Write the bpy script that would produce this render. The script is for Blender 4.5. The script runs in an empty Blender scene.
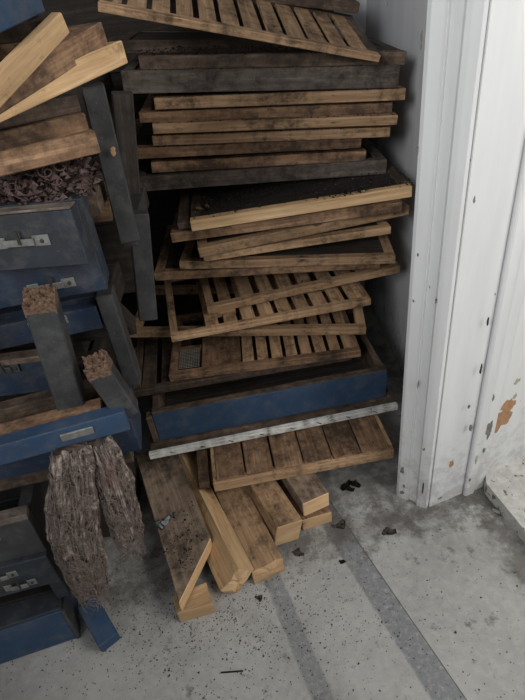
import bpy, bmesh, math, random
from mathutils import Vector, Matrix, noise
random.seed(7)
S = bpy.context.scene
COL = S.collection
CAM_H = 1.5
F_PX = 526.0
PITCH = math.radians(35.8)
ROLL = math.atan2(97, 724)

# ------------------------------------------------------------------ survey helpers
_F = Vector((0, math.cos(PITCH), -math.sin(PITCH)))
_U0 = Vector((0, math.sin(PITCH), math.cos(PITCH)))
_R0 = Vector((1, 0, 0))
_R = math.cos(ROLL)*_R0 - math.sin(ROLL)*_U0
_U = math.sin(ROLL)*_R0 + math.cos(ROLL)*_U0
def ray(px, py):
    return _F + (px-262.5)/F_PX*_R - (py-350)/F_PX*_U
def at_z(px, py, z):
    d = ray(px, py); t = (z-CAM_H)/d.z
    return Vector((d.x*t, d.y*t, z))
def at_y(px, py, y):
    d = ray(px, py); t = y/d.y
    return Vector((d.x*t, y, CAM_H+d.z*t))

# ------------------------------------------------------------------ node helpers
class NT:
    def __init__(s, name):
        s.m = bpy.data.materials.new(name); s.m.use_nodes = True
        s.t = s.m.node_tree; s.n = s.t.nodes; s.n.clear()
        s.out = s.n.new('ShaderNodeOutputMaterial')
        s.b = s.n.new('ShaderNodeBsdfPrincipled')
        s.t.links.new(s.b.outputs[0], s.out.inputs[0])
    def link(s, a, b): s.t.links.new(a, b)
    def setin(s, sock, v):
        if hasattr(v, 'is_linked') or hasattr(v, 'links'): s.link(v, sock)
        else: sock.default_value = v
    def coord(s, kind='Object'):
        return s.n.new('ShaderNodeTexCoord').outputs[kind]
    def mapping(s, vec, scale=(1,1,1), loc=(0,0,0)):
        n = s.n.new('ShaderNodeMapping'); s.link(vec, n.inputs[0])
        n.inputs['Scale'].default_value = scale; n.inputs['Location'].default_value = loc
        return n.outputs[0]
    def noise(s, vec, scale, detail=4, rough=.6, dist=0.0):
        n = s.n.new('ShaderNodeTexNoise'); s.link(vec, n.inputs['Vector'])
        n.inputs['Scale'].default_value = scale; n.inputs['Detail'].default_value = detail
        n.inputs['Roughness'].default_value = rough; n.inputs['Distortion'].default_value = dist
        return n.outputs[0]
    def ramp(s, fac, stops, interp='LINEAR'):
        n = s.n.new('ShaderNodeValToRGB'); s.link(fac, n.inputs[0]); r = n.color_ramp
        r.interpolation = interp
        while len(r.elements) < len(stops): r.elements.new(.5)
        for e, (p, c) in zip(r.elements, stops):
            e.position = p; e.color = (*c, 1) if len(c) == 3 else c
        return n.outputs[0]
    def thr(s, fac, lo, hi):
        n = s.n.new('ShaderNodeMapRange'); s.link(fac, n.inputs[0])
        n.inputs[1].default_value = lo; n.inputs[2].default_value = hi
        return n.outputs[0]
    def math(s, op, a, b=0.0, clamp=False):
        n = s.n.new('ShaderNodeMath'); n.operation = op; n.use_clamp = clamp
        s.setin(n.inputs[0], a); s.setin(n.inputs[1], b); return n.outputs[0]
    def mix(s, fac, a, b, mode='MIX'):
        n = s.n.new('ShaderNodeMix'); n.data_type = 'RGBA'; n.blend_type = mode
        s.setin(n.inputs[0], fac)
        for i, v in ((6, a), (7, b)):
            if isinstance(v, tuple): n.inputs[i].default_value = (*v[:3], 1)
            else: s.link(v, n.inputs[i])
        return n.outputs[2]
    def dot(s, vec, d):
        n = s.n.new('ShaderNodeVectorMath'); n.operation = 'DOT_PRODUCT'
        s.link(vec, n.inputs[0]); n.inputs[1].default_value = d; return n.outputs['Value']
    def bump(s, h, strength=.3, dist=.002):
        n = s.n.new('ShaderNodeBump'); s.link(h, n.inputs['Height'])
        n.inputs['Strength'].default_value = strength; n.inputs['Distance'].default_value = dist
        s.link(n.outputs[0], s.b.inputs['Normal'])
    def finish(s, color, rough=.8, spec=.3, metal=0.0):
        s.setin(s.b.inputs['Base Color'], (*color, 1) if isinstance(color, tuple) else color)
        s.setin(s.b.inputs['Roughness'], rough)
        s.b.inputs['Specular IOR Level'].default_value = spec
        s.b.inputs['Metallic'].default_value = metal
        return s.m

def wood(name, dark, mid, light, dirt=.35, dirtcol=(.03,.022,.017), streak=40):
    n = NT(name); uv = n.coord('UV'); ob = n.coord('Object')
    oi = n.n.new('ShaderNodeObjectInfo').outputs['Random']
    g = n.noise(n.mapping(uv, (2.2, streak, 1)), 1.6, 6, .62, .6)
    fine = n.noise(n.mapping(uv, (9, 260, 1)), 1.2, 3, .6)
    g2 = n.math('ADD', n.math('MULTIPLY', g, .75), n.math('MULTIPLY', fine, .25))
    c = n.ramp(g2, [(.30, dark), (.5, mid), (.68, light)])
    low = n.noise(n.mapping(uv, (3, 8, 1)), 1.5, 3, .6)
    c = n.mix(n.math('MULTIPLY', n.thr(low, .42, .72), .5), c, tuple(x*.55 for x in mid))
    d = n.noise(uv, 26, 8, .75)
    d2 = n.noise(uv, 5, 3, .6)
    dm = n.thr(n.math('ADD', n.math('MULTIPLY', d, .6), n.math('MULTIPLY', d2, .4)), .62-dirt*.32, .70-dirt*.2)
    c = n.mix(n.math('MULTIPLY', dm, .82), c, dirtcol)
    knots = n.noise(n.mapping(uv, (14, 30, 1)), 1.4, 1, .4)
    c = n.mix(n.math('MULTIPLY', n.thr(knots, .73, .78), .75), c, (.05,.03,.018))
    v = n.n.new('ShaderNodeHueSaturation'); n.link(c, v.inputs['Color'])
    n.link(n.math('ADD', n.math('MULTIPLY', oi, .5), .75), v.inputs['Value'])
    n.bump(g2, .5, .003)
    return n.finish(v.outputs[0], .82, .25)

def painted(name, paint, paint2, under, chips=.5, grime=.4):
    n = NT(name); uv = n.coord('UV')
    a = n.noise(uv, 9, 5, .65); p = n.mix(n.thr(a, .35, .65), paint, paint2)
    scr = n.noise(n.mapping(uv, (1, 3, 1)), 34, 6, .75)
    cm = n.thr(scr, .74-chips*.1, .76-chips*.1)
    c = n.mix(n.math('MULTIPLY', cm, .8), p, under)
    gr = n.noise(uv, 6, 8, .75)
    c = n.mix(n.math('MULTIPLY', n.thr(gr, .45, .70), grime), c, (.035,.032,.03))
    sp = n.noise(uv, 120, 3, .6)
    c = n.mix(n.math('MULTIPLY', n.thr(sp, .66, .74), .28), c, (.25,.24,.22))
    du = n.noise(uv, 16, 6, .7)
    c = n.mix(n.math('MULTIPLY', n.thr(du, .48, .70), .35), c, (.15,.14,.125))
    n.bump(scr, .35, .002)
    return n.finish(c, .62, .35)

PINE = wood('fresh_pine', (.34,.205,.10), (.60,.39,.205), (.78,.55,.32), .24)
SAWN = wood('sawn_end', (.42,.25,.12), (.60,.39,.21), (.72,.52,.31), .05, streak=9)
AGED = wood('aged_pine', (.14,.08,.048), (.33,.195,.112), (.54,.345,.21), .6)
TAN = wood('tan_pine', (.23,.138,.075), (.47,.295,.165), (.70,.47,.28), .42)
BROWN = wood('brown_wood', (.07,.048,.034), (.15,.105,.075), (.26,.185,.135), .7)
BROWNP = wood('dusty_plank', (.13,.09,.062), (.24,.175,.125), (.36,.275,.205), .5)
GREYW = wood('grey_wood', (.08,.062,.050), (.17,.138,.115), (.27,.225,.19), .6)
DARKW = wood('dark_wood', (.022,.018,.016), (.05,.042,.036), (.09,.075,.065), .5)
SLATE = painted('slate_paint', (.028,.029,.031), (.055,.057,.059), (.16,.135,.11), 1.0, .6)
BLUE = painted('blue_paint', (.022,.054,.112), (.034,.070,.132), (.12,.10,.085), .25, .3)
DBLUE = painted('dirty_blue_paint', (.013,.028,.062), (.024,.040,.068), (.11,.09,.07), .9, .8)
NAVY = painted('dull_navy_paint', (.016,.024,.038), (.030,.036,.044), (.09,.075,.06), .9, .8)

def simple(name, col, rough=.6, metal=0.0, nscale=40, var=.4, spec=.4):
    n = NT(name); a = n.noise(n.coord('Object'), nscale, 5, .7)
    c = n.mix(n.thr(a, .35, .7), col, tuple(x*(1-var) for x in col))
    n.bump(a, .3, .001)
    return n.finish(c, rough, spec, metal)
METAL = simple('dull_zinc', (.30,.30,.285), .55, .5, 60, .5)
RUST = simple('dark_iron', (.06,.05,.045), .7, .3)
CRUMB_SHADE = simple('black_crumbs', (.018,.014,.012), .8, 0, 90, .6)
CRUMB2 = simple('brown_crumbs', (.085,.06,.045), .85, 0, 90, .6)
FLAKE = simple('pale_flakes', (.42,.40,.36), .8)
BROKEN = simple('splintered_end', (.20,.12,.078), .95, 0, 190, .9)
PLASTIC = simple('crumpled_foil', (.55,.60,.62), .3, .1, 30, .3)
PLASTER = simple('bare_plaster', (.45,.25,.13), .9, 0, 60, .35)
GREYP = simple('grey_undercoat', (.22,.21,.19), .9, 0, 60, .45)
OLIVE = simple('olive_undercoat', (.42,.41,.30), .9, 0, 60, .3)
WIRE = simple('wire_grid', (.42,.40,.36), .5, .3)

def burlap_mat():
    n = NT('burlap_fibre'); uv = n.coord('UV')
    a = n.noise(n.mapping(uv, (1, 1, 1)), 55, 6, .8, 1.0)
    b = n.noise(uv, 7, 3, .6)
    fib = n.noise(n.mapping(uv, (90, 12, 1)), 2, 4, .7, .8)
    c = n.ramp(n.math('ADD', n.math('MULTIPLY', a, .5), n.math('MULTIPLY', fib, .5)),
               [(.40, (.024,.018,.016)), (.5, (.17,.13,.11)), (.60, (.48,.41,.36))])
    c = n.mix(n.math('MULTIPLY', n.thr(b, .56, .70), .5), c, (.22,.085,.085))
    n.bump(n.math('ADD', a, fib), 1.0, .006)
    return n.finish(c, .95, .1)
BURLAP = burlap_mat()
THREAD = simple('thread', (.27,.215,.185), .95, 0, 30, .5, .1)
WAX = simple('rosy_wax_scraps', (.10,.062,.054), .6, 0, 70, .6)

def wall_mat(name, base, zdirt=.25, chips=.5):
    n = NT(name); ob = n.coord('Object')
    st = n.noise(n.mapping(ob, (6, 6, .8)), 2, 5, .6)
    c = n.mix(n.thr(st, .35, .75), base, tuple(x*.84 for x in base))
    z = n.n.new('ShaderNodeSeparateXYZ'); n.link(ob, z.inputs[0])
    zf = n.thr(z.outputs[2], .5, 0)
    gr = n.noise(ob, 22, 8, .78)
    lowd = n.math('MULTIPLY', n.thr(n.math('ADD', gr, n.math('MULTIPLY', zf, .20)), .60, .72), n.math('ADD', n.math('MULTIPLY', zf, .32), .05))
    c = n.mix(lowd, c, (.22,.20,.175))
    ch = n.noise(n.mapping(ob, (1, 1, .6)), 34, 3, .6)
    cm = n.thr(n.math('ADD', ch, n.math('MULTIPLY', zf, .06*chips)), .735, .742)
    c = n.mix(cm, c, (.16,.14,.12))
    n.bump(n.math('ADD', st, n.math('MULTIPLY', cm, -1.0)), .35, .004)
    return n.finish(c, .5, .35)
WHITE = wall_mat('white_gloss_paint', (.72,.725,.72))
WALLP = wall_mat('alcove_plaster', (.74,.745,.76), .2, .3)
SILLM = wall_mat('worn_sill_paint', (.62,.61,.57), .9, 2.2)
def strip_mat():
    n = NT('worn_white_edge'); uv = n.coord('UV')
    a = n.noise(n.mapping(uv, (1, 1.5, 1)), 22, 6, .7)
    c = n.ramp(a, [(.36, (.14,.12,.10)), (.44, (.50,.49,.45)), (.6, (.76,.75,.70))])
    n.bump(a, .3, .002)
    return n.finish(c, .6, .3)
EDGE = strip_mat()

def floor_mat():
    n = NT('worn_concrete'); ob = n.coord('Object')
    a = n.noise(ob, 3.2, 6, .65); b = n.noise(ob, 38, 8, .75)
    c = n.mix(n.thr(a, .35, .68), (.43,.425,.405), (.33,.325,.31))
    c = n.mix(n.math('MULTIPLY', n.thr(b, .45, .62), .4), c, (.54,.53,.50))
    wob = n.math('MULTIPLY', n.math('SUBTRACT', n.noise(ob, 24, 4, .7), .5), .016)
    def band(p, d, w, name=None):
        d = Vector(d).normalized(); nn = Vector((-d.y, d.x))
        v = n.math('SUBTRACT', n.dot(ob, (nn.x, nn.y, 0)), nn.dot(Vector(p)))
        v = n.math('ADD', v, wob)
        return n.math('SUBTRACT', 1.0, n.thr(n.math('ABSOLUTE', v), w/2-.003, w/2+.004), True)
    y = n.n.new('ShaderNodeSeparateXYZ'); n.link(ob, y.inputs[0])
    rag = n.thr(n.noise(ob, 60, 6, .75), .30, .50)
    b1 = n.math('MULTIPLY', band((.255,.765), (.170,-.496), .072), rag)
    b2 = n.math('MULTIPLY', band((-.013,.72), (.095,-.335), .052), rag)
    c = n.mix(n.math('MULTIPLY', b1, .8), c, (.175,.185,.20))
    c = n.mix(n.math('MULTIPLY', b2, .72), c, (.175,.185,.20))
    def seam(p, d, w):
        d = Vector(d).normalized(); nn = Vector((-d.y, d.x))
        v = n.math('SUBTRACT', n.dot(ob, (nn.x, nn.y, 0)), nn.dot(Vector(p)))
        return n.math('SUBTRACT', 1.0, n.thr(n.math('ABSOLUTE', v), w/2, w/2+.0012), True)
    for p, d in (((.2935,.765), (.179,-.515)),):
        c = n.mix(n.math('MULTIPLY', seam(p, d, .0022), .75), c, (.05,.05,.05))
    dd = n.noise(ob, 75, 4, .7)
    c = n.mix(n.math('MULTIPLY', n.thr(dd, .66, .70), .7), c, (.07,.06,.055))
    st = n.noise(ob, 2.6, 6, .7)
    c = n.mix(n.math('MULTIPLY', n.thr(st, .48, .68), .5), c, (.19,.18,.165))
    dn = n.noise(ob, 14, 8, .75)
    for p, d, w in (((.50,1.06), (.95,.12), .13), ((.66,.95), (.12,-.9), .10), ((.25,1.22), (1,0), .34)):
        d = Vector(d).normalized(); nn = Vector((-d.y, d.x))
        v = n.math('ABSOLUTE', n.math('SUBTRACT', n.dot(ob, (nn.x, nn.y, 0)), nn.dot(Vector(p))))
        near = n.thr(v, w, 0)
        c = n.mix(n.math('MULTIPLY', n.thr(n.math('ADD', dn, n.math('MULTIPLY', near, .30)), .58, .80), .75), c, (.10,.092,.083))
    n.bump(b, .35, .003)
    return n.finish(c, .72, .3)
FLOOR = floor_mat()

# ------------------------------------------------------------------ mesh helpers
def uv_box(bm, faces, dims, center):
    lay = bm.loops.layers.uv.verify()
    g = max(range(3), key=lambda i: dims[i]); ou, ov = random.uniform(0, 40), random.uniform(0, 40)
    for f in faces:
        nx = max(range(3), key=lambda i: abs(f.normal[i]))
        if nx == g: a, b = [i for i in range(3) if i != g]; k = 1.0
        else: a = g; b = [i for i in range(3) if i not in (g, nx)][0]; k = 1.0
        for l in f.loops:
            co = l.vert.co
            l[lay].uv = (ou+co[a]*k, ov+co[b]+co[nx]*.31)

def add_box(bm, x0, x1, y0, y1, z0, z1, bev=.002, jit=.0008):
    t = bmesh.new()
    c = [(x0,y0,z0),(x1,y0,z0),(x1,y1,z0),(x0,y1,z0),(x0,y0,z1),(x1,y0,z1),(x1,y1,z1),(x0,y1,z1)]
    v = [t.verts.new(Vector(p)+Vector([random.uniform(-jit, jit) for _ in range(3)])) for p in c]
    for q in ((0,3,2,1),(4,5,6,7),(0,1,5,4),(1,2,6,5),(2,3,7,6),(3,0,4,7)): t.faces.new([v[i] for i in q])
    if bev: bmesh.ops.bevel(t, geom=t.edges[:], offset=min(bev, .3*min(x1-x0, y1-y0, z1-z0)), segments=1, affect='EDGES')
    t.normal_update()
    uv_box(t, t.faces, (x1-x0, y1-y0, z1-z0), None)
    me = bpy.data.meshes.new('t'); t.to_mesh(me); t.free(); bm.from_mesh(me); bpy.data.meshes.remove(me)

def link(name, bm, mat, parent=None, smooth=False):
    me = bpy.data.meshes.new(name); bm.normal_update(); bm.to_mesh(me); bm.free()
    o = bpy.data.objects.new(name, me); COL.objects.link(o)
    me.materials.append(mat)
    if smooth:
        for p in me.polygons: p.use_smooth = True
    if parent: o.parent = parent
    return o
def box(name, mat, parent, *b, bev=.002, jit=.0008):
    bm = bmesh.new(); add_box(bm, *b, bev=bev, jit=jit); return link(name, bm, mat, parent)
def tag(o, label=None, cat=None, group=None, kind=None):
    if label: o['label'] = label
    if cat: o['category'] = cat
    if group: o['group'] = group
    if kind: o['kind'] = kind
    return o
def empty(name, mat4, label, cat, group=None):
    o = bpy.data.objects.new(name, None); COL.objects.link(o); o.matrix_world = mat4
    o.empty_display_size = .05
    return tag(o, label, cat, group)
def basis(A, B, pitch=0.0):
    ex = (B-A).normalized()
    ey = Vector((-ex.y, ex.x, 0)).normalized()
    ey = (ey - ey.dot(ex)*ex).normalized()
    ez = ex.cross(ey)
    if pitch:
        q = Matrix.Rotation(math.radians(pitch), 3, ex); ey = q @ ey; ez = q @ ez
    m = Matrix.Identity(4)
    for i, e in enumerate((ex, ey, ez)):
        for r in range(3): m[r][i] = e[r]
    m.translation = A
    return m, (B-A).length
def rubble(name, mat, pts, smin, smax, flat=.6):
    """irregular crumbs at the given local points, one mesh"""
    bm = bmesh.new()
    for p in pts:
        s = random.uniform(smin, smax); k = random.random()
        if k < .1: s *= 1.6
        vs = []
        off = [Vector((1,0,0)),Vector((-.6,.8,0)),Vector((-.5,-.8,.0)),Vector((.1,.1,1)),Vector((.2,.9,.3))]
        r = Matrix.Rotation(random.uniform(0, 6.28), 3, 'Z')
        for q in off:
            q = r @ Vector((q.x*random.uniform(.5, 1.3), q.y*random.uniform(.3, 1), q.z*flat*random.uniform(.6, 1.2)))
            vs.append(bm.verts.new(Vector(p)+q*s))
        for f in ((0,1,3),(1,2,3),(2,0,3),(0,4,1),(0,3,4),(1,4,3),(0,2,1)):
            try: bm.faces.new([vs[i] for i in f])
            except ValueError: pass
    return link(name, bm, mat)

# ------------------------------------------------------------------ trays, racks and boxes
def tray(name, label, cat, group, A, B, D, h, t, mat, pitch=0, slats=None, panel=None, side=None,
         rails=('front_rail', 'back_rail', 'side_rail'), smat=None, fh=None, depthmat=None):
    m, L = basis(A, B, pitch)
    r = empty(name, m, label, cat, group)
    side = side or mat; smat = smat or mat
    box(rails[0], mat, r, 0, L, 0, t, 0, fh or h)
    box(rails[1], side, r, 0, L, D-t, D, 0, h)
    box(rails[2], side, r, 0, t*1.1, t, D-t, 0, h-.001)
    box(rails[2], side, r, L-t*1.1, L, t, D-t, 0, h-.001)
    if slats:
        x0, x1, n, wfrac = slats
        bm = bmesh.new(); p = (x1-x0)*L/n
        for i in range(n):
            c = x0*L+p*(i+.5); w = p*wfrac*random.uniform(.92, 1.05); sk = 0
            add_box(bm, c-w/2, c+w/2, t*.35 if fh else t, D-t, h*.45, h-.001+(.0025 if fh else 0), bev=.0015)
        link('slats', bm, smat, r)
    if panel:
        x0, x1, pm = panel
        box('panel', pm, r, max(x0*L, t*1.1), min(x1*L, L-t*1.1), t, D-t, h*.4, h*.9)
    return r, L, m

def TY(*a, **k): return tray(*a, **k)[0]
STK = 'wooden hive trays in the tall right-hand stack'

# --- right-hand stack, bottom to top
r, L, m = tray('slatted_rack', 'rough brown plank rack lowest in the right stack, lying across the beams', 'rack', None,
     at_z(215,492,.12), at_z(394,458,.12), .42, .045, .026, TAN, smat=AGED, slats=(.02,.98,6,.97), fh=.04)
bm = bmesh.new()
add_box(bm, -.05, -.012, .02, .40, .0, .03); link('side_batten', bm, AGED, r)

# white edged board
m, L = basis(at_z(150,459,.178), at_z(398,409,.178))
wb = empty('edged_board', m, 'thin board with a worn white metal edge, under the bright blue tray', 'board')
box('board', BROWN, wb, .003, L-.003, .02, .46, 0, .016)
box('white_edge', EDGE, wb, 0, L, 0, .019, -.004, .020)
tag(wb.children[-1], 'worn white edge strip')
for i in range(8):
    x = L*(.10+.115*i)+random.uniform(-.01, .01); bm = bmesh.new()
    t = bmesh.new(); add_box(t, -.009, .009, -.0015, .0008, -.0012, .0012, bev=0)
    t.transform(Matrix.Translation((x, 0, .009)) @ Matrix.Rotation(.5, 4, 'Y'))
    link('staple', t, RUST, wb); bm.free()

# blue tray
r, L, m = tray('hive_tray', 'bright blue painted open tray low in the right stack', 'tray', None,
     at_z(160,441,.20), at_z(386,397,.20), .46, .122, .022, BLUE, side=BROWN, rails=('front_panel','back_panel','side_panel'), panel=None)
box('corner_post', BROWN, r, -.022, -.001, -.004, .03, 0, .118)
box('rim', BROWN, r, 0, L, .002, .026, .1225, .129)
box('bottom_board', DARKW, r, .025, L-.025, .023, .43, .0, .012)
blue_m, blue_L = m, L
tray('slatted_rack', 'dark narrow-slatted rack resting inside the rear of the bright blue tray', 'rack', None,
     at_z(134,398,.335), at_z(352,360,.335), .36, .028, .026, BROWN, slats=(.03,.97,11,.72), smat=BROWN)
r, L, m = tray('slatted_rack', 'brown slatted rack with a small square wire mesh panel at its left', 'rack', None,
     at_z(170,382,.366), at_z(361,357,.366), .40, .028, .026, AGED, slats=(.38,.99,8,.74), smat=TAN)
box('panel', AGED, r, .17*L, .38*L, .026, .374, .012, .026)
bm = bmesh.new()
for i in range(9):
    q = .035+i*.0085; add_box(bm, q-.0007, q+.0007, .04, .15, .022, .0235, bev=0, jit=0)
for i in range(13):
    q = .04+i*.009; add_box(bm, .033, .108, q-.0007, q+.0007, .0222, .0238, bev=0, jit=0)
tag(link('mesh_screen', bm, WIRE, r), 'square pale wire mesh')
box('cross_bar', AGED, r, .028, .11, .15, .17, .008, .026)
tray('open_tray', 'empty thin frame jutting furthest left between the two lower slatted racks', 'tray', None,
     at_z(130,338,.447), at_z(366,335,.398), .33, .032, .03, TAN, pitch=1)
tray('slatted_rack', 'large slatted rack with open left end, directly under the smaller slatted rack', 'rack', None,
     at_z(172,343,.486), at_z(371,305,.476), .42, .028, .024, TAN, pitch=4, slats=(.16,.98,9,.74), smat=TAN)
r, L, m = tray('slatted_rack', 'slatted rack shifted right on top of the open ended slatted rack', 'rack', None,
     at_z(208,315,.524), at_z(400,273,.538), .40, .030, .028, TAN, pitch=5, slats=(.16,.97,8,.66), smat=TAN)
box('block', TAN, r, .02, .10, .004, .06, -.026, -.002)
tray('wooden_tray', 'thin long light brown tray directly above the tilted slatted racks', 'tray', STK,
     at_z(155,281,.668), at_z(380,268,.622), .42, .030, .03, AGED, panel=(0,1,DARKW))
tray('wooden_tray', 'thin brown tray with pale right tip, second above the tilted slatted racks', 'tray', STK,
     at_z(180,270,.702), at_z(395,264,.656), .42, .030, .03, TAN, panel=(0,1,DARKW))
tray('wooden_tray', 'short wedge-tilted light tray third above the tilted slatted racks', 'tray', STK,
     at_z(204,262,.736), at_z(391,234,.742), .42, .026, .03, TAN, panel=(0,1,DARKW))
tray('wooden_tray', 'pale tray sloping up to the right, second below the crumb-covered tray', 'tray', STK,
     at_z(200,258,.765), at_z(409,215,.790), .42, .034, .03, TAN, panel=(0,1,DARKW))
tray('wooden_tray', 'brown tray directly below the bright crumb-covered tray', 'tray', STK,
     at_z(172,243,.812), at_z(402,212,.828), .42, .032, .03, AGED, panel=(0,1,DARKW))
ra, La, ma = tray('wooden_tray', 'bright yellowish tray covered in black crumbs, mid-height of right stack', 'tray', STK,
     at_z(192,232,.850), at_z(412,197,.865), .46, .036, .03, PINE, side=BROWN, panel=(0,1,DARKW))
box('loose_corner', BROWN, ra, -.045, -.006, .03, .40, 0, .024)
tray('wooden_tray', 'dull grey tray just above the crumb-covered tray', 'tray', STK,
     at_y(137,192,1.75), at_y(386,174,1.75), .42, .048, .03, GREYW, panel=(0,1,DARKW))
UP = [
 ('brown tray resting on the dull grey tray', (152,173,1.76),(366,161,1.76), .034, AGED),
 ('long tray sticking out furthest left above the dull grey tray, pale scuffed at right', (122,160,1.74),(361,148,1.74), .034, AGED),
 ('tan tray third above the dull grey tray, right end short of the wall', (153,146,1.73),(390,137,1.73), .029, TAN),
 ('pale lit tray fourth above the dull grey tray', (153,134,1.72),(397,125,1.72), .030, TAN),
 ('brown tray with a dark rotten left end, fifth above the dull grey tray', (140,123,1.74),(392,113,1.74), .030, AGED),
 ('tan tray directly below the thick dark grey tray', (155,110,1.73),(405,100,1.73), .033, TAN),
 ('thick dark grey-brown tray near the top of the right stack', (124,94,1.72),(398,88,1.72), .060, GREYW),
 ('brown tray directly under the steeply tilted top rack', (140,70,1.74),(405,65,1.74), .036, BROWN)]
for lab, a, b, h, mt in UP:
    last, _, mt_ = tray('wooden_tray', lab, 'tray', STK, at_y(*a), at_y(*b), .42, h, .03, mt, panel=(0,1,DARKW))
tray('wooden_tray', 'dark brown tray half hidden behind the steeply tilted top rack', 'tray', STK,
     at_y(118,54,1.84), at_y(345,53,1.84), .36, .035, .03, BROWN, panel=(0,1,DARKW))
tray('slatted_rack', 'steeply tilted slatted rack with a pale front edge, topmost in front', 'rack', None,
     at_y(98,12,1.60), at_y(379,63,1.66), .36, .020, .030, TAN, pitch=13, slats=(.0,.97,12,.76), smat=TAN, side=BROWN)
tray('slatted_rack', 'dark slatted rack highest in the right stack, behind the pale-edged one', 'rack', None,
     at_y(120,-16,1.95), at_y(358,14,1.95), .34, .03, .03, BROWN, pitch=6, slats=(.02,.98,10,.62), smat=AGED)

# ------------------------------------------------------------------ timber on the floor
def beam(name, label, cat, pL, pR, pBack, zt, th, length, mat, skew=0.0, group='sawn timbers on the floor', chip=False):
    a, b, c = at_z(*pL, zt), at_z(*pR, zt), at_z(*pBack, zt)
    d = (c-a); d.z = 0; d.normalize()
    nn = Vector((d.y, -d.x, 0)); w = (b-a).dot(nn); k = (b-a).dot(d)
    bm = bmesh.new(); t = bmesh.new()
    m = Matrix.Identity(4)
    for i, e in enumerate((nn, d, Vector((0,0,1)))):
        for r_ in range(3): m[r_][i] = e[r_]
    m.translation = Vector((a.x, a.y, zt-th))
    pts = [(0,0),(w,k),(w,length),(0,length)]
    lo = [bm.verts.new((x, y, 0)) for x, y in pts]; hi = [bm.verts.new((x, y, th)) for x, y in pts]
    bm.faces.new(lo[::-1]); bm.faces.new(hi)
    for i in range(4):
        j = (i+1) % 4; bm.faces.new((lo[i], lo[j], hi[j], hi[i]))
    if chip:
        bmesh.ops.subdivide_edges(bm, edges=bm.edges[:], cuts=7, use_grid_fill=True)
        for v in bm.verts:
            if v.co.y < .06:
                q = noise.noise(v.co*38); v.co.y += q*.012+max(0, (.05-v.co.z))*.25*(1 if v.co.x > w*.4 else 0)
    else:
        bmesh.ops.bevel(bm, geom=bm.edges[:], offset=.0025, segments=1, affect='EDGES')
    bm.normal_update(); uv_box(bm, bm.faces, (w, length, th), None)
    o = link(name, bm, mat); o.matrix_world = m
    return tag(o, label, cat, group)

def endmat(o, mat):
    o.data.materials.append(mat)
    for p in o.data.polygons:
        if p.normal.y < -.45: p.material_index = 1
def rolled(name, label, cat, foot, pa, pb, zt, w, h, roll, length, mat, chip=0, z=0.0, group='sawn timbers on the floor'):
    """timber whose lowest corner at the near end stands over pixel foot; pa -> pb gives its direction"""
    a, b = at_z(*pa, zt), at_z(*pb, zt); d = (a-b); d.z = 0; d.normalize()
    nn = Vector((d.y, -d.x, 0)); c = at_z(*foot, z)
    rr = math.radians(roll); cs, sn = math.cos(rr), math.sin(rr)
    base = [(0,0),(w,0),(w,h),(0,h)]
    cross = [(x*cs+y*sn, -x*sn+y*cs) for x, y in base]      # leans to the right for positive roll
    low = min(cross, key=lambda q: q[1]); cross = [(x-low[0], y-low[1]) for x, y in cross]
    bm = bmesh.new()
    N, M_ = (14, 5) if chip else (1, 1)
    rows = []
    per = []
    for i in range(4):
        p, q = cross[i], cross[(i+1) % 4]
        for k in range(M_): per.append((p[0]+(q[0]-p[0])*k/M_, p[1]+(q[1]-p[1])*k/M_))
    ctr = (sum(q[0] for q in cross)/4, sum(q[1] for q in cross)/4)
    near = [bm.verts.new((x, chip*(noise.noise(Vector((x*40, y*40, roll)))+.3*random.random()), y)) for x, y in per]
    far = [bm.verts.new((x, length, y)) for x, y in per]
    n = len(per)
    for i in range(n): bm.faces.new((near[i], near[(i+1) % n], far[(i+1) % n], far[i]))
    if chip:
        mid = [bm.verts.new((ctr[0]+(x-ctr[0])*.5, chip*1.3*noise.noise(Vector((x*50, y*50, 5+roll)))-.004, ctr[1]+(y-ctr[1])*.5)) for x, y in per]
        c0 = bm.verts.new((ctr[0], -.004, ctr[1]))
        for i in range(n):
            j = (i+1) % n; bm.faces.new((near[j], near[i], mid[i], mid[j])); bm.faces.new((mid[j], mid[i], c0))
    else: bm.faces.new(near[::-1])
    bm.faces.new(far); bmesh.ops.recalc_face_normals(bm, faces=bm.faces[:])
    if not chip: bmesh.ops.bevel(bm, geom=bm.edges[:], offset=.0025, segments=1, affect='EDGES')
    bm.normal_update()
    bmr = bm.copy(); bm.free(); uv_box(bmr, bmr.faces, (w, length, h), None)
    o = link(name, bmr, mat)
    m = Matrix.Identity(4)
    for i, e in enumerate((nn, d, Vector((0,0,1)))):
        for r_ in range(3): m[r_][i] = e[r_]
    m.translation = c; o.matrix_world = m
    endmat(o, SAWN)
    return tag(o, label, cat, group)
o = beam('timber_plank', 'wide brown plank with a long pointed end, leftmost of the floor timbers', 'plank', (179,604), (211,538), (142,478), .105, .045, .62, BROWNP); endmat(o, SAWN)
o = beam('wood_block', 'small orange wood offcut under the tip of the pointed plank', 'block', (177,614), (213,604), (175,606), .05, .05, .06, PINE, group=None); endmat(o, SAWN)
rolled('timber_beam', 'pale leaning beam with a splintered end, right of the pointed plank', 'beam', (238,594), (205,492), (243,567), .085, .060, .100, 40, .60, PINE, .018)
rolled('timber_beam', 'low knotty beam with ragged end lying between the splintered and orange-ended beams', 'beam', (255,585), (236,505), (259,552), .06, .100, .066, 0, .6, TAN, .012)
rolled('timber_beam', 'square beam with a clean orange sawn end, middle of the floor timbers', 'beam', (299,539), (252,476), (279,519), .1, .092, .088, 14, .48, TAN, 0)
rolled('timber_beam', 'shorter dark-topped beam rightmost of the raised floor timbers', 'beam', (304,517), (284,466), (304,497), .1, .095, .064, 0, .40, BROWNP, 0, z=.054)
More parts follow.
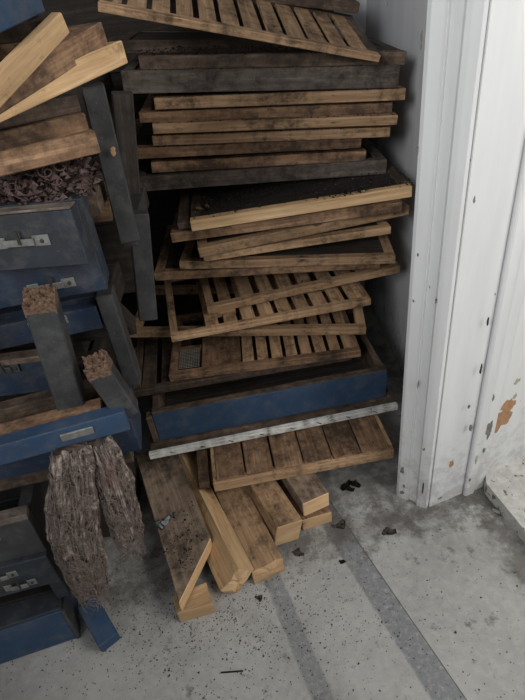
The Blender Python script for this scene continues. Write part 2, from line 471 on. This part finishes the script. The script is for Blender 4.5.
o = beam('wood_block', 'reddish wood offcut beneath the rightmost raised beam', 'block', (302,521), (332,512), (290,505), .052, .052, .30, AGED, group=None); endmat(o, SAWN)

# ------------------------------------------------------------------ left-hand stack of hive parts
def bracket(parent, x, y, z, w=.09, mat=METAL):
    b = bmesh.new()
    add_box(b, x, x+w*.25, y-.003, y, z-.011, z+.011, bev=.001)
    add_box(b, x+w*.22, x+w*.75, y-.009, y-.004, z-.007, z+.007, bev=.001)
    add_box(b, x+w*.72, x+w, y-.003, y, z-.011, z+.011, bev=.001)
    o = link('latch_plate', b, mat, parent)
    s = bmesh.new(); bmesh.ops.create_uvsphere(s, u_segments=8, v_segments=6, radius=.004, matrix=Matrix.Translation((x+w*.88, y-.004, z)))
    link('screw', s, RUST, o)
    s = bmesh.new(); add_box(s, x+w*.5, x+w*.54, y-.013, y-.008, z-.002, z+.026, bev=.0005)
    link('hook', s, RUST, o)
    return o
P4 = ('front_panel', 'back_panel', 'side_panel')
# bottom stand
A, B = Vector((-.98, .715, .004)), Vector((-.635, .79, .004))
r, L, m = tray('hive_stand', 'blue rail stand standing on the floor at the bottom left', 'hive stand', None, A, B, .27, .15, .04, BLUE, side=DBLUE, rails=P4)
box('top_board', NAVY, r, 0, L, .0, .27, .151, .163)
tag(box('worn_corner', SLATE, r, L-.004, L+.006, -.004, .05, 0, .148), 'rubbed pale corner strip')
# splayed leg
a, b = at_y(96,604,.90), at_y(114,640,.775)
def post(name, mat, parent, a, b, w, d, yaw=0, bev=.003):
    """square post from point a (top) down to b"""
    ez = (a-b).normalized(); ex = Vector((math.cos(yaw), math.sin(yaw), 0)); ex = (ex-ex.dot(ez)*ez).normalized(); ey = ez.cross(ex)
    mm = Matrix.Identity(4)
    for i, e in enumerate((ex, ey, ez)):
        for q in range(3): mm[q][i] = e[q]
    mm.translation = b
    bm = bmesh.new(); add_box(bm, -w/2, w/2, -d/2, d/2, 0, (a-b).length, bev=bev)
    o = link(name, bm, mat); 
    if parent is not None:
        o.parent = parent; o.matrix_parent_inverse = Matrix.Identity(4); o.matrix_local = parent.matrix_world.inverted() @ mm
    else: o.matrix_world = mm
    return o
post('leg', BLUE, r, at_y(88,604,.86), at_z(110,643,.030), .058, .05, .35)
# hive bodies on it
A, B = at_z(-40,628,.170), at_z(72,598,.170)
r, L, m = tray('hive_box', 'dark hive body with a black entrance slot, lowest of the left stack', 'hive box', None, A, B, .25, .20, .03, NAVY, rails=P4)
for ch in list(r.children):
    if ch.name.startswith('front_panel'): bpy.data.objects.remove(ch)
box('front_panel', NAVY, r, 0, L, 0, .03, .085, .20)
box('entrance_jamb', NAVY, r, L-.035, L, 0, .03, .012, .085)
box('bottom_board', CRUMB_SHADE, r, .03, L-.03, .031, .22, .0, .01)  # near-black colour stands in for the shade inside the entrance slot
bracket(r, L-.17, 0, .165, .085); bracket(r, L-.135, 0, .115, .08)
A2, B2 = A+Vector((0,.012,.203)), B+Vector((0,.012,.203))
r, L, m = tray('hive_box', 'dull slate hive body with two grey latch strips, behind the hanging sacking', 'hive box', None, A2, B2, .24, .13, .03, SLATE, rails=P4)
bracket(r, L-.28, 0, .085, .09); bracket(r, L-.17, 0, .098, .09)
box('rim', GREYW, r, 0, L, -.002, .03, .131, .150)
A3 = at_y(-50,522,.93)+Vector((0,0,0)); z0 = A2.z+.156
A3, B3 = Vector((-.86,.88,z0)), Vector((-.36,.94,z0))
tray('open_tray', 'brown weathered frame just under the lower blue rail of left stack', 'tray', None, A3, B3, .20, .05, .03, BROWN)
A3, B3 = Vector((-.86,.862,z0+.054)), Vector((-.325,.925,z0+.054))
tray('hive_box', 'blue hive body behind the tops of the hanging sacking', 'hive box', None, A3, B3, .13, .105, .03, DBLUE, rails=P4)
print('z0', z0)
zr = z0+.162
A4, B4 = at_z(-60,483,zr), at_z(131,430,zr)
r, L, m = tray('hive_stand', 'upturned blue stand whose two broken legs point upwards, mid left', 'hive stand', None, A4, B4, .16, .055, .036, BLUE, side=BROWN, rails=('front_rail','back_rail','side_rail'))
box('inner_ledge', AGED, r, .0, L-.05, .037, .085, .030, .050)
bm = bmesh.new(); add_box(bm, L-.145, L-.075, -.004, 0, .022, .042, bev=.001); link('metal_strip', bm, METAL, r)
def broken_post(parent, foot, top, w, d, mat, yaw):
    o = post('leg', mat, parent, top, foot, w, d, yaw)
    bm = bmesh.new()
    N = 14; H = (top-foot).length
    g = [[bm.verts.new(((i/N-.5)*w*.99, (j/N-.5)*d*.99, H+.004+.012*noise.noise(Vector((i*.33+w*90, j*.37, 3)))+.006*random.random() - .016*(1-j/N) )) for j in range(N+1)] for i in range(N+1)]
    for i in range(N):
        for j in range(N): bm.faces.new((g[i][j], g[i+1][j], g[i+1][j+1], g[i][j+1]))
    base = [g[i][0] for i in range(N+1)]+[g[N][j] for j in range(1, N+1)]+[g[i][N] for i in range(N-1, -1, -1)]+[g[0][j] for j in range(N-1, 0, -1)]
    lo = [bm.verts.new((v.co.x, v.co.y, H-.03)) for v in base]
    for i in range(len(base)):
        j = (i+1) % len(base); bm.faces.new((lo[i], lo[j], base[j], base[i]))
    e = link('broken_end', bm, BROKEN, o)
    tag(e, 'splintered brown wood end')
    # cut the leg a little lower so that the splintered end forms its top
    for v in o.data.vertices:
        if v.co.z > H*.5: v.co.z -= .022
    return o
broken_post(r, Vector((-.325, .925, zr+.02)), at_y(95,362,.925)+Vector((0,0,.0)), .052, .05, SLATE, .15)
broken_post(r, Vector((-.455, .955, zr+.04)), at_y(39,296,.955), .062, .055, SLATE, .15)
# box behind legs
A5, B5 = Vector((-.92,1.0,.745)), Vector((-.497,1.0,.745))
r, L, m = tray('hive_box', 'blue hive body with wooden rim standing left of the broken legs', 'hive box', None, A5, B5, .34, .085, .03, DBLUE, rails=P4)
box('rim', BROWN, r, 0, L, -.003, .03, .087, .102)
bracket(r, L-.13, -.001, .078, .07, SLATE)
tray('hive_box', 'dark hive body in shadow behind the broken legs', 'hive box', None, Vector((-.95,1.20,.74)), Vector((-.40,1.20,.74)), .3, .09, .03, DARKW, rails=P4)  # dark box added so the space behind the legs stays dark
# upper boxes
def pt(px, py, y): return at_y(px, py, y)
B = pt(103,328,1.10); A = Vector((-.90,1.02,B.z-.0))
r, L, m = tray('hive_stand', 'slate stand with a grey leg hanging down, under two latched boxes', 'hive stand', None, A, B, .085, .062, .03, DBLUE, rails=('front_rail','back_rail','side_rail'))
bracket(r, L-.16, 0, .045, .09)
post('leg', SLATE, r, Vector((B.x+.023, B.y+.03, B.z+.085)), Vector((B.x+.023, B.y+.03, B.z-.19)), .04, .06, .1)
post('leg', DARKW, r, Vector((B.x-.06, B.y+.12, B.z+.085)), Vector((B.x-.02, B.y+.30, B.z-.19)), .04, .06, .1)
zb = at_y(107,290,1.04).z
B = pt(107,288,1.04); B.z = zb; A = Vector((-.88,.985,zb))
r, L, m = tray('hive_box', 'navy hive body with a small brass-coloured latch, under the wide-latched box', 'hive box', None, A, B, .08, at_y(85,265,.96).z-zb-.003, .03, DBLUE, rails=P4)
bracket(r, L-.16, 0, .034, .10)
za = at_y(85,265,.96).z
B = pt(88,262,.96); B.z = za; A = Vector((-.86,1.03,za))
r, L, m = tray('hive_box', 'dark slate hive body with a wide grey latch, topmost under the wax scraps', 'hive box', None, A, B, .085, .112, .03, NAVY, rails=P4)
box('rim', GREYW, r, 0, L, -.001, .03, .1128, .118)
box('bottom_board', DARKW, r, .03, L-.03, .03, .055, .09, .10)
tag(box('blue_patch', DBLUE, r, L-.42, L-.185, -.006, 0, .03, .085), 'bluer overlapping board')
bracket(r, L-.175, 0, .058, .115)
boxA = (A, B, za)
print('za', za)
# upturned stand with grey uprights between the stacks
m, L = basis(Vector((-.80,1.44,1.0)), Vector((-.26,1.44,1.0)))
r = empty('hive_stand', m, 'upturned grey stand with tall uprights between the two stacks', 'hive stand')
box('rail', SLATE, r, 0, L, -.02, .02, 0, .05)
box('side_rail', SLATE, r, L-.035, L, -.26, -.02, 0, .05)
post('leg', SLATE, r, at_y(92,85,1.16), at_y(130,240,1.16), .045, .04, .2)
tag(r.children[-1], 'long upright with a chipped pale corner')
post('leg', SLATE, r, at_y(138,212,1.24), at_y(148,318,1.24), .05, .035, .2)
post('leg', DARKW, r, at_y(122,92,1.42), at_y(135,240,1.42), .05, .035, .2)
bm = bmesh.new()
for i in range(7):
    a_ = at_y(113+random.uniform(-1,2), 152+random.uniform(-3,3), 1.128)
    bmesh.ops.create_icosphere(bm, subdivisions=1, radius=.004, matrix=Matrix.Translation(m.inverted() @ a_) @ Matrix.Diagonal((1, .5, 1.3, 1)))
link('chipped_corner', bm, TAN, r)

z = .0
for k_, (hh, dx) in enumerate(((.22,0),(.24,.02),(.22,-.02),(.24,.01),(.20,-.01),(.20,.0))):  # dark boxes added to black out the gap between the stacks and block light
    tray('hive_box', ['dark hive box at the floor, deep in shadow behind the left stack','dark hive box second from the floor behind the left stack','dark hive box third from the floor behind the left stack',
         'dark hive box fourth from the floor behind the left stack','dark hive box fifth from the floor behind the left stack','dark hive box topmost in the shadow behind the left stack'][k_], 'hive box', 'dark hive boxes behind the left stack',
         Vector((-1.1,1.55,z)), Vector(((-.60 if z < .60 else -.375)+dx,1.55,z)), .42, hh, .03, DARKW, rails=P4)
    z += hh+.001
for k_, z in enumerate((.0, .30)):  # boxes added as an occluder to darken the floor and gap here
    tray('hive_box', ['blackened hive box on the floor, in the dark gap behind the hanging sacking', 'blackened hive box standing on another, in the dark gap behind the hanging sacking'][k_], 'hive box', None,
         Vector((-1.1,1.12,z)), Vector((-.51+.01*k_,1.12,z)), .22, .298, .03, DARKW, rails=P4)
for k_, z in enumerate((.0, .31, .62, .93, 1.24)):  # dark boxes added so the gap and background above the stack stay dark
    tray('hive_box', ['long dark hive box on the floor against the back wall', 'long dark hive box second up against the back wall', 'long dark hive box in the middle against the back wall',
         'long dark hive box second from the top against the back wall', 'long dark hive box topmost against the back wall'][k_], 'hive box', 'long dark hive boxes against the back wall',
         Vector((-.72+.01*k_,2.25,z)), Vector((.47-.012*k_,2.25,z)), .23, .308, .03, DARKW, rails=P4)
tray('open_tray', 'brown tray carrying the wax scraps, behind the wide-latched box', 'tray', None, Vector((-.80,1.075,za+.05)), Vector((-.30,1.075,za+.05)), .12, .045, .02, BROWN, panel=(0,1,DARKW))
tray('open_tray', 'small brown tray end peeping out right of the wide-latched box', 'tray', None, Vector((-.78,1.26,za+.02)), Vector((-.33,1.26,za+.02)), .16, .03, .03, BROWN)
tray('open_tray', 'small tan tray end beside the wide-latched box, lower one', 'tray', None, Vector((-.78,1.25,za-.025)), Vector((-.32,1.25,za-.025)), .16, .028, .03, AGED)
# light frames on top of the left stack
FR = 'pale frames heaped on top of the left stack'
def fr(lab, a, b, D, h, mat, pitch=0, t=.03, side=None):
    return tray('open_tray', lab, 'tray', FR, at_y(*a), at_y(*b), D, h, t, mat, pitch=pitch, side=side)
fr('dull tan frame lowest in the heap, resting above the wax scraps', (-20,182,.97), (101,153,1.06), .34, .040, AGED)
fr('dull brown frame second lowest in the heap on the left stack', (-20,158,.98), (90,131,1.08), .32, .032, AGED)
fr('brown frame third lowest in the heap on the left stack', (-20,134,.99), (82,112,1.10), .30, .030, BROWN)
fr('long pale yellow frame pointing right under the orange-brown one', (-15,130,.80), (128,63,1.20), .30, .040, PINE, side=BROWN)
fr('orange-brown frame between the two pale yellow frames', (-10,122,.80), (109,46,1.16), .26, .040, AGED)
fr('pale yellow frame lying highest and steepest, just under the blue box', (-8,118,.74), (70,33,1.00), .20, .031, PINE, side=BROWN, t=.018)
A, B = at_y(-14,40,.82), at_y(46,12,1.02)
tray('hive_box', 'bright blue box corner at the very top left', 'hive box', None, A, B, .24, .10, .022, BLUE, rails=P4)
A_, B_ = A.copy(), B.copy()

# wax scraps on top of the dark box
pts = []
for i in range(1500):
    x = random.uniform(-.72,-.29); y = random.uniform(1.02,1.19)
    pts.append((x, y, za+.104+random.random()*(.02+.05*min(1,(y-1.0)/.1))))
o = rubble('wax_scraps', WAX, pts, .004, .012, .8)
tag(o, 'rosy brown tangle of wax scraps heaped behind the wide-latched box', 'wax scraps', kind='stuff')
cu = bpy.data.curves.new('twisted_shaving', 'CURVE'); cu.dimensions = '3D'; cu.bevel_depth = .0014; cu.bevel_resolution = 2
for k in range(16):
    sp = cu.splines.new('POLY'); c0 = Vector((random.uniform(-.44,-.33), random.uniform(1.03,1.12), za+.13+random.uniform(0,.045)))
    n_ = 14; sp.points.add(n_-1); ph = random.random()*6; rr = random.uniform(.006,.015)
    for i in range(n_):
        th = ph+i*.5; p = c0+Vector((rr*math.cos(th)+i*.001, rr*.8*math.sin(th), rr*math.sin(th*.8+1)-i*.0012)); sp.points[i].co = (*p, 1)
o = bpy.data.objects.new('twisted_shavings', cu); COL.objects.link(o)
cu.materials.append(simple('pink_shaving', (.12,.075,.065), .8))
tag(o, 'knot of curly pinkish shavings above the wide-latched box', 'shavings', kind='stuff')

# ------------------------------------------------------------------ sacking bundles
def sacking(label, path, seed, nthreads):
    """path: list of (px, py, y, half width, half depth)"""
    bm = bmesh.new(); lay = bm.loops.layers.uv.verify(); N = 72; K = 60; rings = []
    cs = [(at_y(p[0], p[1], p[2]), p[3], p[4]) for p in path]
    def samp(t):
        f = t*(len(cs)-1); i = min(int(f), len(cs)-2); u = f-i; u = u*u*(3-2*u)*.5+u*.5
        return (cs[i][0].lerp(cs[i+1][0], u), cs[i][1]*(1-u)+cs[i+1][1]*u, cs[i][2]*(1-u)+cs[i+1][2]*u)
    for k in range(K+1):
        t = k/K; c, w, d = samp(t); ring = []
        for j in range(N):
            th = 2*math.pi*j/N
            fold = 1+.16*math.sin(3*th+seed+t*1.6)+.20*math.sin(7*th+seed*2-t*1.9)+.10*math.sin(13*th+t*4)
            fold += .22*noise.noise(Vector((math.cos(th)*3, math.sin(th)*3, t*7+seed)))+.12*noise.noise(Vector((math.cos(th)*11, math.sin(th)*11, t*26+seed)))
            p = c+Vector((w*math.cos(th)*fold, d*math.sin(th)*fold, (.012*noise.noise(Vector((th*3, seed, 1))) if k in (0, K) else 0)))
            if t > .88: p.z -= .03*(t-.88)/.12*noise.noise(Vector((math.cos(th)*4, math.sin(th)*4, seed)))
            ring.append(bm.verts.new(p))
        rings.append(ring)
    for k in range(K):
        for j in range(N):
            q = (j+1) % N; f = bm.faces.new((rings[k][j], rings[k+1][j], rings[k+1][q], rings[k][q]))
            for l, (a_, b_) in zip(f.loops, ((j, k), (j, k+1), (j+1, k+1), (j+1, k))): l[lay].uv = (a_/N*.35+seed, b_/K*.32)
    bm.faces.new(rings[0]); bm.faces.new(rings[-1][::-1])
    o = link('sacking_bundle', bm, BURLAP, smooth=True)
    tag(o, label, 'sacking')
    rnd = random.Random(seed)
    cu = bpy.data.curves.new('loose_threads', 'CURVE'); cu.dimensions = '3D'; cu.bevel_depth = .00055; cu.bevel_resolution = 0
    for i in range(nthreads):
        t0 = rnd.random()**.6; ln = rnd.uniform(.04, .16); th = rnd.uniform(math.pi*.95, math.pi*2.05)
        n_ = 9; sp = cu.splines.new('POLY'); sp.points.add(n_-1); out = 1.04; ph = rnd.random()*6; drift = rnd.gauss(0, .35)
        for q in range(n_):
            t = t0+ln*q/(n_-1)*1.2; over = max(0, t-1.0); c, w, d = samp(min(t, 1.0))
            a_ = th+drift*q/(n_-1)+.2*math.sin(q*1.1+ph); oo = out+.18*rnd.random()
            p = c+Vector((w*oo*math.cos(a_), d*oo*math.sin(a_)-.003, -over*.45)); sp.points[q].co = (*p, 1)
    h = bpy.data.objects.new('loose_threads', cu); COL.objects.link(h); cu.materials.append(THREAD); h.parent = o
    h['kind'] = 'stuff'; h['label'] = 'frayed pale threads'
    return o
sacking('long frayed grey-pink sacking bundle hanging from the blue rail, the left and longer one',
        [(69,447,.850,.038,.016),(72,468,.83,.043,.026),(73,500,.815,.047,.030),(75,530,.805,.050,.032),(82,556,.80,.049,.030),(87,576,.795,.043,.026),(91,590,.795,.036,.020)], 2, 420)
sacking('shorter frayed grey-pink sacking bundle hanging from the blue rail, the right one',
        [(97,442,.86,.024,.016),(107,462,.845,.029,.024),(115,487,.83,.034,.030),(122,510,.825,.034,.030),(127,528,.82,.034,.028),(129,540,.82,.028,.020)], 5, 320)

# ------------------------------------------------------------------ crumbs
def on_tray(m, x0, x1, y0, y1, z, n, name, label, mat=CRUMB_SHADE, s=(.0015,.005), z1=.004, cat='crumbs', clump=6):
    pts = []
    cl = [(random.uniform(x0, x1), random.uniform(y0, y1), random.uniform(.02, .07)) for _ in range(clump)]
    for _ in range(n):
        if random.random() < .5 and cl:
            c = random.choice(cl); x = random.gauss(c[0], c[2]); y = random.gauss(c[1], c[2]*.7)
            x = min(max(x, x0), x1); y = min(max(y, y0), y1)
        else: x = random.uniform(x0, x1); y = random.uniform(y0, y1)
        pts.append(m @ Vector((x, y, z+random.random()*z1)))
    return tag(rubble(name, mat, pts, *s), label, cat, kind='stuff')
on_tray(ma, .0, La, .004, .30, .036, 1500, 'wax_crumbs', 'thick black crumbs over the bright yellowish tray', z1=.008, s=(.002,.006))
on_tray(ma, .02, La*.95, .004, .25, .037, 60, 'pale_flecks', 'tiny pale flecks among the black crumbs on the bright tray', FLAKE, s=(.001,.0028), z1=.010)
on_tray(mt_, -.02, .60, .004, .30, .036, 800, 'wax_crumbs', 'black crumbs on the brown tray under the tilted top rack', s=(.002,.007), z1=.012)
on_tray(blue_m, .0, blue_L, .002, .028, .128, 150, 'wax_crumbs', 'brown crumbs along the rim of the bright blue tray', CRUMB2, s=(.0015,.004), z1=.001)
pts = []
for lab, a, b, h, mt in UP:
    m_, L_ = basis(at_y(*a), at_y(*b))
    for _ in range(130):
        pts.append(m_ @ Vector((random.random()*L_, random.uniform(.0005,.012), h)))
tag(rubble('wax_crumbs', CRUMB_SHADE, pts, .0012, .0042), 'dark crumbs caught along the edges of the upper trays', 'crumbs', kind='stuff')
# plank crumbs
c0 = at_z(186,545,.105)
pts = [at_z(random.gauss(184,9), random.gauss(545,18), .105) for _ in range(150)]
P0_, P1_ = at_z(179,602,.105), at_z(211,537,.105)
pts = [p for p in pts if (P1_-P0_).cross(p-P0_).z > .002][:110]
tag(rubble('dirt_crumbs', CRUMB_SHADE, pts, .0015, .005), 'black dirt crumbs on the pointed plank', 'crumbs', kind='stuff')
# floor crumbs
pts = []
for _ in range(3800):
    if random.random() < .78: px, py = random.gauss(200,95), random.gauss(600,45)
    else: px, py = random.uniform(-20,540), random.uniform(480,715)
    p = at_z(px, py, 0)
    if p.x > .66 or p.y > 1.12 or p.y < .3: continue
    if p.x > .36 and p.y > 1.06: continue
    if p.y > 1.05 and p.x < .17: continue
    pts.append(p)
tag(rubble('dirt_crumbs', CRUMB2, pts, .0008, .0034), 'dark dirt crumbs scattered over the concrete floor', 'crumbs', kind='stuff')
pts = [at_z(random.uniform(300,520), random.uniform(480,640), 0) for _ in range(90)]
pts = [p for p in pts if p.x < .66 and not (p.x > .36 and p.y > .98)]
tag(rubble('paint_flakes', FLAKE, pts, .001, .0042, .25), 'pale paint flakes scattered on the floor near the door casing', 'flakes', kind='stuff')
LEAF = simple('crumpled_leaf', (.20,.165,.135), .8, 0, 60, .85)
def scrap(name, label, cat, px, py, s, mat, z=0.0, seed=1, n=3):
    rnd = random.Random(seed); bm = bmesh.new(); c = at_z(px, py, z)
    for q in range(n):
        o_ = Vector((rnd.uniform(-s, s)*.6, rnd.uniform(-s, s)*.4, 0)); rot = Matrix.Rotation(rnd.random()*6, 3, 'Z')
        G = 6; g = [[None]*(G+1) for _ in range(G+1)]
        for i in range(G+1):
            for j in range(G+1):
                x, y = (i/G-.5)*s*1.5, (j/G-.5)*s*.7
                zz = .0012+abs(noise.noise(Vector((i*.5, j*.6, seed+q*3))))*s*.75
                tp = 1-abs(i/G-.5)*1.1*(.4+rnd.random()*.4)
                g[i][j] = bm.verts.new(rot @ Vector((x, y*tp, zz))+o_)
        for i in range(G):
            for j in range(G): bm.faces.new((g[i][j], g[i+1][j], g[i+1][j+1], g[i][j+1]))
    bmesh.ops.solidify(bm, geom=bm.faces[:], thickness=.0012)
    mn = min(v.co.z for v in bm.verts)
    for v in bm.verts: v.co.z -= mn
    o = link(name, bm, mat, smooth=True); o.location = c
    return tag(o, label, cat)
scrap('foil_scrap', 'crumpled silvery foil scrap on the pointed plank, the lower left one', 'scrap', 163,525, .028, PLASTIC, .105, 3, 2)
scrap('foil_scrap', 'small crumpled white scrap on the pointed plank, the upper right one', 'scrap', 174,516, .016, FLAKE, .105, 5, 2)
scrap('wood_chip', 'pale wood chip on the left end of the crumb-covered tray', 'chip', 203,208, .022, TAN, .892, 31, 2)
scrap('dead_leaf', 'dark curled leaf on the floor beside the reddish offcut', 'leaf', 341,524, .022, LEAF, 0, 9)
scrap('dead_leaf', 'dark curled leaf on the floor in front of the orange-ended beam', 'leaf', 297,554, .018, LEAF, 0, 11)
scrap('dead_leaf', 'torn brown leaf on the floor near the foot of the door casing', 'leaf', 389,532, .022, LEAF, 0, 14)
scrap('dead_leaf', 'thin dark leaf on the floor beside the ragged low beam', 'leaf', 258,597, .014, LEAF, 0, 15, 2)
scrap('dead_leaf', 'small dark leaf bit lying on the wide grey floor stripe', 'leaf', 341,562, .012, CRUMB_SHADE, 0, 19, 2)
scrap('dead_leaf', 'dark clump of leaf in the shade beyond the rightmost beam', 'leaf', 350,487, .032, CRUMB_SHADE, 0, 21)
scrap('plaster_chip', 'white curved plaster chip on the floor by the worn sill', 'chip', 494,514, .020, simple('white_chip', (.75,.75,.72), .7), 0, 23, 1)
bm = bmesh.new(); add_box(bm, -.03, .03, -.0015, .0015, 0, .003, bev=0)
o = link('twig', bm, CRUMB_SHADE); o.location = at_z(232,672,0); o.rotation_euler.z = -.05
tag(o, 'thin dark twig on the floor near the bottom edge', 'twig')

# ------------------------------------------------------------------ the room
def struct(o): o['kind'] = 'structure'; return o
def slab(name, mat, *b): return struct(box(name, mat, None, *b, bev=0, jit=0))
slab('floor', FLOOR, -2.5, 3.0, -2.8, 2.6, -.05, 0)
slab('wall_back', WALLP, -2.5, .62, 2.5, 2.6, 0, 2.7)
slab('wall_left', WALLP, -1.6, -1.5, -2.8, 2.5, 0, 2.7)
slab('ceiling', WALLP, -2.5, 3.0, -2.8, 2.6, 2.7, 2.8)
slab('wall_right', WALLP, .60, .68, 1.25, 2.5, 0, 2.7)
def prism(name, mat, pts, z0, z1, bev=.0015):
    bm = bmesh.new()
    lo = [bm.verts.new((x, y, z0)) for x, y in pts]; hi = [bm.verts.new((x, y, z1)) for x, y in pts]
    bm.faces.new(lo[::-1]); bm.faces.new(hi)
    for i in range(len(pts)):
        j = (i+1) % len(pts); bm.faces.new((lo[i], lo[j], hi[j], hi[i]))
    bmesh.ops.recalc_face_normals(bm, faces=bm.faces[:])
    if bev: bmesh.ops.bevel(bm, geom=[e for e in bm.edges if abs(e.verts[0].co.z-e.verts[1].co.z) > .5], offset=bev, segments=2, affect='EDGES')
    bm.normal_update()
    return struct(link(name, bm, mat))
prism('trim_1', WHITE, [(.387,1.136),(.392,1.127),(.413,1.112),(.417,1.108),(.424,1.113),(.441,1.096),(.441,1.085),(.450,1.078),(.466,1.068),(.473,1.072),(.478,1.076),
      (.479,1.16),(.44,1.17)], 0, 2.7, .0006)
prism('trim_2', WHITE, [(.4785,1.071),(.604,1.107),(.604,1.32),(.482,1.30)], 0, 2.7)
prism('trim_3', WHITE, [(.605,1.098),(.612,1.094),(.640,1.102),(.646,1.112),(.676,1.120),(.684,1.126),(.684,1.30),(.605,1.30)], 0, 2.7)
prism('wall_door_reveal', WHITE, [(.685,1.132),(1.9,1.62),(1.9,1.75),(.685,1.30)], 0, 2.7)
prism('trim_4', SILLM, [(.687,1.133),(.675,1.095),(.715,.895),(.80,.50),(1.9,.62),(1.9,1.615)], 0, .05, 0)
# peeled patches: thin irregular films of undercoat on the casing, following its face
def patch(name, mat, px, py, w, h, p0, p1, off=.0012, seed=1):
    """irregular flake lying on the vertical face through plan points p0, p1"""
    d = Vector((p1[0]-p0[0], p1[1]-p0[1], 0)).normalized(); n_ = Vector((d.y, -d.x, 0))
    r0 = ray(px, py); o_ = Vector((0, 0, CAM_H)); q = Vector((p0[0], p0[1], 0))
    t = (q-o_).dot(n_)/r0.dot(n_); c = o_+r0*t
    bm = bmesh.new(); N = 26; vs = []; v2 = []
    for i in range(N):
        th = 6.283*i/N; k = .75+.5*noise.noise(Vector((math.cos(th)*1.7, math.sin(th)*1.7, seed*3.1)))+.25*noise.noise(Vector((math.cos(th)*5, math.sin(th)*5, seed)))
        p = c+d*(w*math.cos(th)*k)+Vector((0, 0, h*math.sin(th)*k))
        vs.append(bm.verts.new(p+n_*off)); v2.append(bm.verts.new(p-n_*.003))
    bm.faces.new(vs)
    for i in range(N): bm.faces.new((vs[i], v2[i], v2[(i+1) % N], vs[(i+1) % N]))
    bmesh.ops.recalc_face_normals(bm, faces=bm.faces[:])
    return struct(link(name, bm, mat))
W3 = ((.685,1.132),(1.9,1.62)); W2 = ((.478,1.071),(.604,1.107)); W2b = ((.612,1.094),(.640,1.102)); W2c = ((.646,1.112),(.676,1.120))
T1a = ((.392,1.127),(.413,1.112)); T1b = ((.450,1.078),(.466,1.068)); T1c = ((.424,1.113),(.441,1.096))
k = 5
for nm, mt, px, py, w, h, face, sd in (
    ('patch', PLASTER, 500,421,.050,.056, W3, 3), ('patch', PLASTER, 508,406,.034,.034, W3, 8), ('patch', GREYP, 489,430,.014,.050, W2c, 4), ('patch', GREYP, 487,398,.007,.020, W2c, 6),
    ('patch', OLIVE, 517,381,.014,.014, W3, 5), ('patch', OLIVE, 515,396,.010,.012, W3, 9), ('patch', PLASTER, 451,464,.011,.016, W2, 7),
    ('patch', GREYP, 487,381,.006,.014, W2c, 12), ('patch', OLIVE, 476,460,.006,.022, W2b, 13), ('patch', GREYP, 471,428,.005,.016, W2b, 14),
    ('patch', GREYP, 469,407,.0035,.008, W2b, 15), ('patch', GREYP, 457,498,.02,.006, W2, 17), ('patch', GREYP, 436,301,.004,.010, T1b, 18), ('patch', GREYP, 402,470,.007,.022, T1a, 20), ('patch', PLASTER, 404,486,.006,.012, T1a, 21),
    ('patch', RUST, 423,488,.003,.030, T1b, 22), ('patch', GREYP, 418,385,.002,.016, T1b, 23), ('patch', RUST, 418,255,.002,.006, T1a, 24), ('patch', GREYP, 421,40,.003,.02, T1a, 25),
    ('patch', GREYP, 417,150,.003,.010, T1a, 26), ('patch', GREYP, 474,200,.003,.010, W2, 27), ('patch', RUST, 481,370,.0022,.020, W2b, 28), ('patch', RUST, 488,322,.002,.014, W2b, 29),
    ('patch', GREYP, 493,398,.006,.016, W2c, 30), ('patch', GREYP, 484,450,.006,.014, W2c, 31), ('patch', GREYP, 402,492,.010,.010, T1a, 32), ('patch', GREYP, 470,480,.004,.012, W2b, 33), ('patch', GREYP, 440,498,.012,.006, W2, 34)):
    patch('trim_%d' % k, mt, px, py, w, h, face[0], face[1], seed=sd); k += 1

# ------------------------------------------------------------------ light
w = bpy.data.worlds.new('World'); S.world = w; w.use_nodes = True
w.node_tree.nodes['Background'].inputs[0].default_value = (.92,.95,1.0,1)
w.node_tree.nodes['Background'].inputs[1].default_value = .31
def area(name, loc, target, size, sy, energy, col):
    l = bpy.data.lights.new(name, 'AREA'); l.shape = 'RECTANGLE'; l.size = size; l.size_y = sy; l.energy = energy; l.color = col
    o = bpy.data.objects.new(name, l); COL.objects.link(o); o.location = loc
    o.rotation_euler = (Vector(target)-Vector(loc)).to_track_quat('-Z', 'Y').to_euler(); return o
area('window_daylight', (1.75, -.15, 2.05), (.25, 1.1, .45), 1.2, 1.3, 27, (1.0, .975, .93))
l_ = area('rear_window_daylight', (-1.2, -.9, 2.3), (.62, 1.9, 1.15), .9, 1.0, 7.5, (.97, .985, 1.0))  # added fill light to brighten the alcove wall, no actual window there

l_.data.spread = math.radians(75)
# ------------------------------------------------------------------ camera
cd = bpy.data.cameras.new('camera'); cam = bpy.data.objects.new('camera', cd); COL.objects.link(cam)
m = Matrix.Identity(4)
for i, e in enumerate((_R, _U, -_F)):
    for q in range(3): m[q][i] = e[q]
m.translation = (0, 0, CAM_H); cam.matrix_world = m
cd.sensor_fit = 'VERTICAL'; cd.sensor_height = 24; cd.lens = 24*F_PX/700
cd.clip_start = .02
S.camera = cam
S.view_settings.view_transform = 'Standard'; S.view_settings.look = 'None'
S.view_settings.gamma = 1; S.view_settings.use_curve_mapping = False
S.view_settings.exposure = 0.27
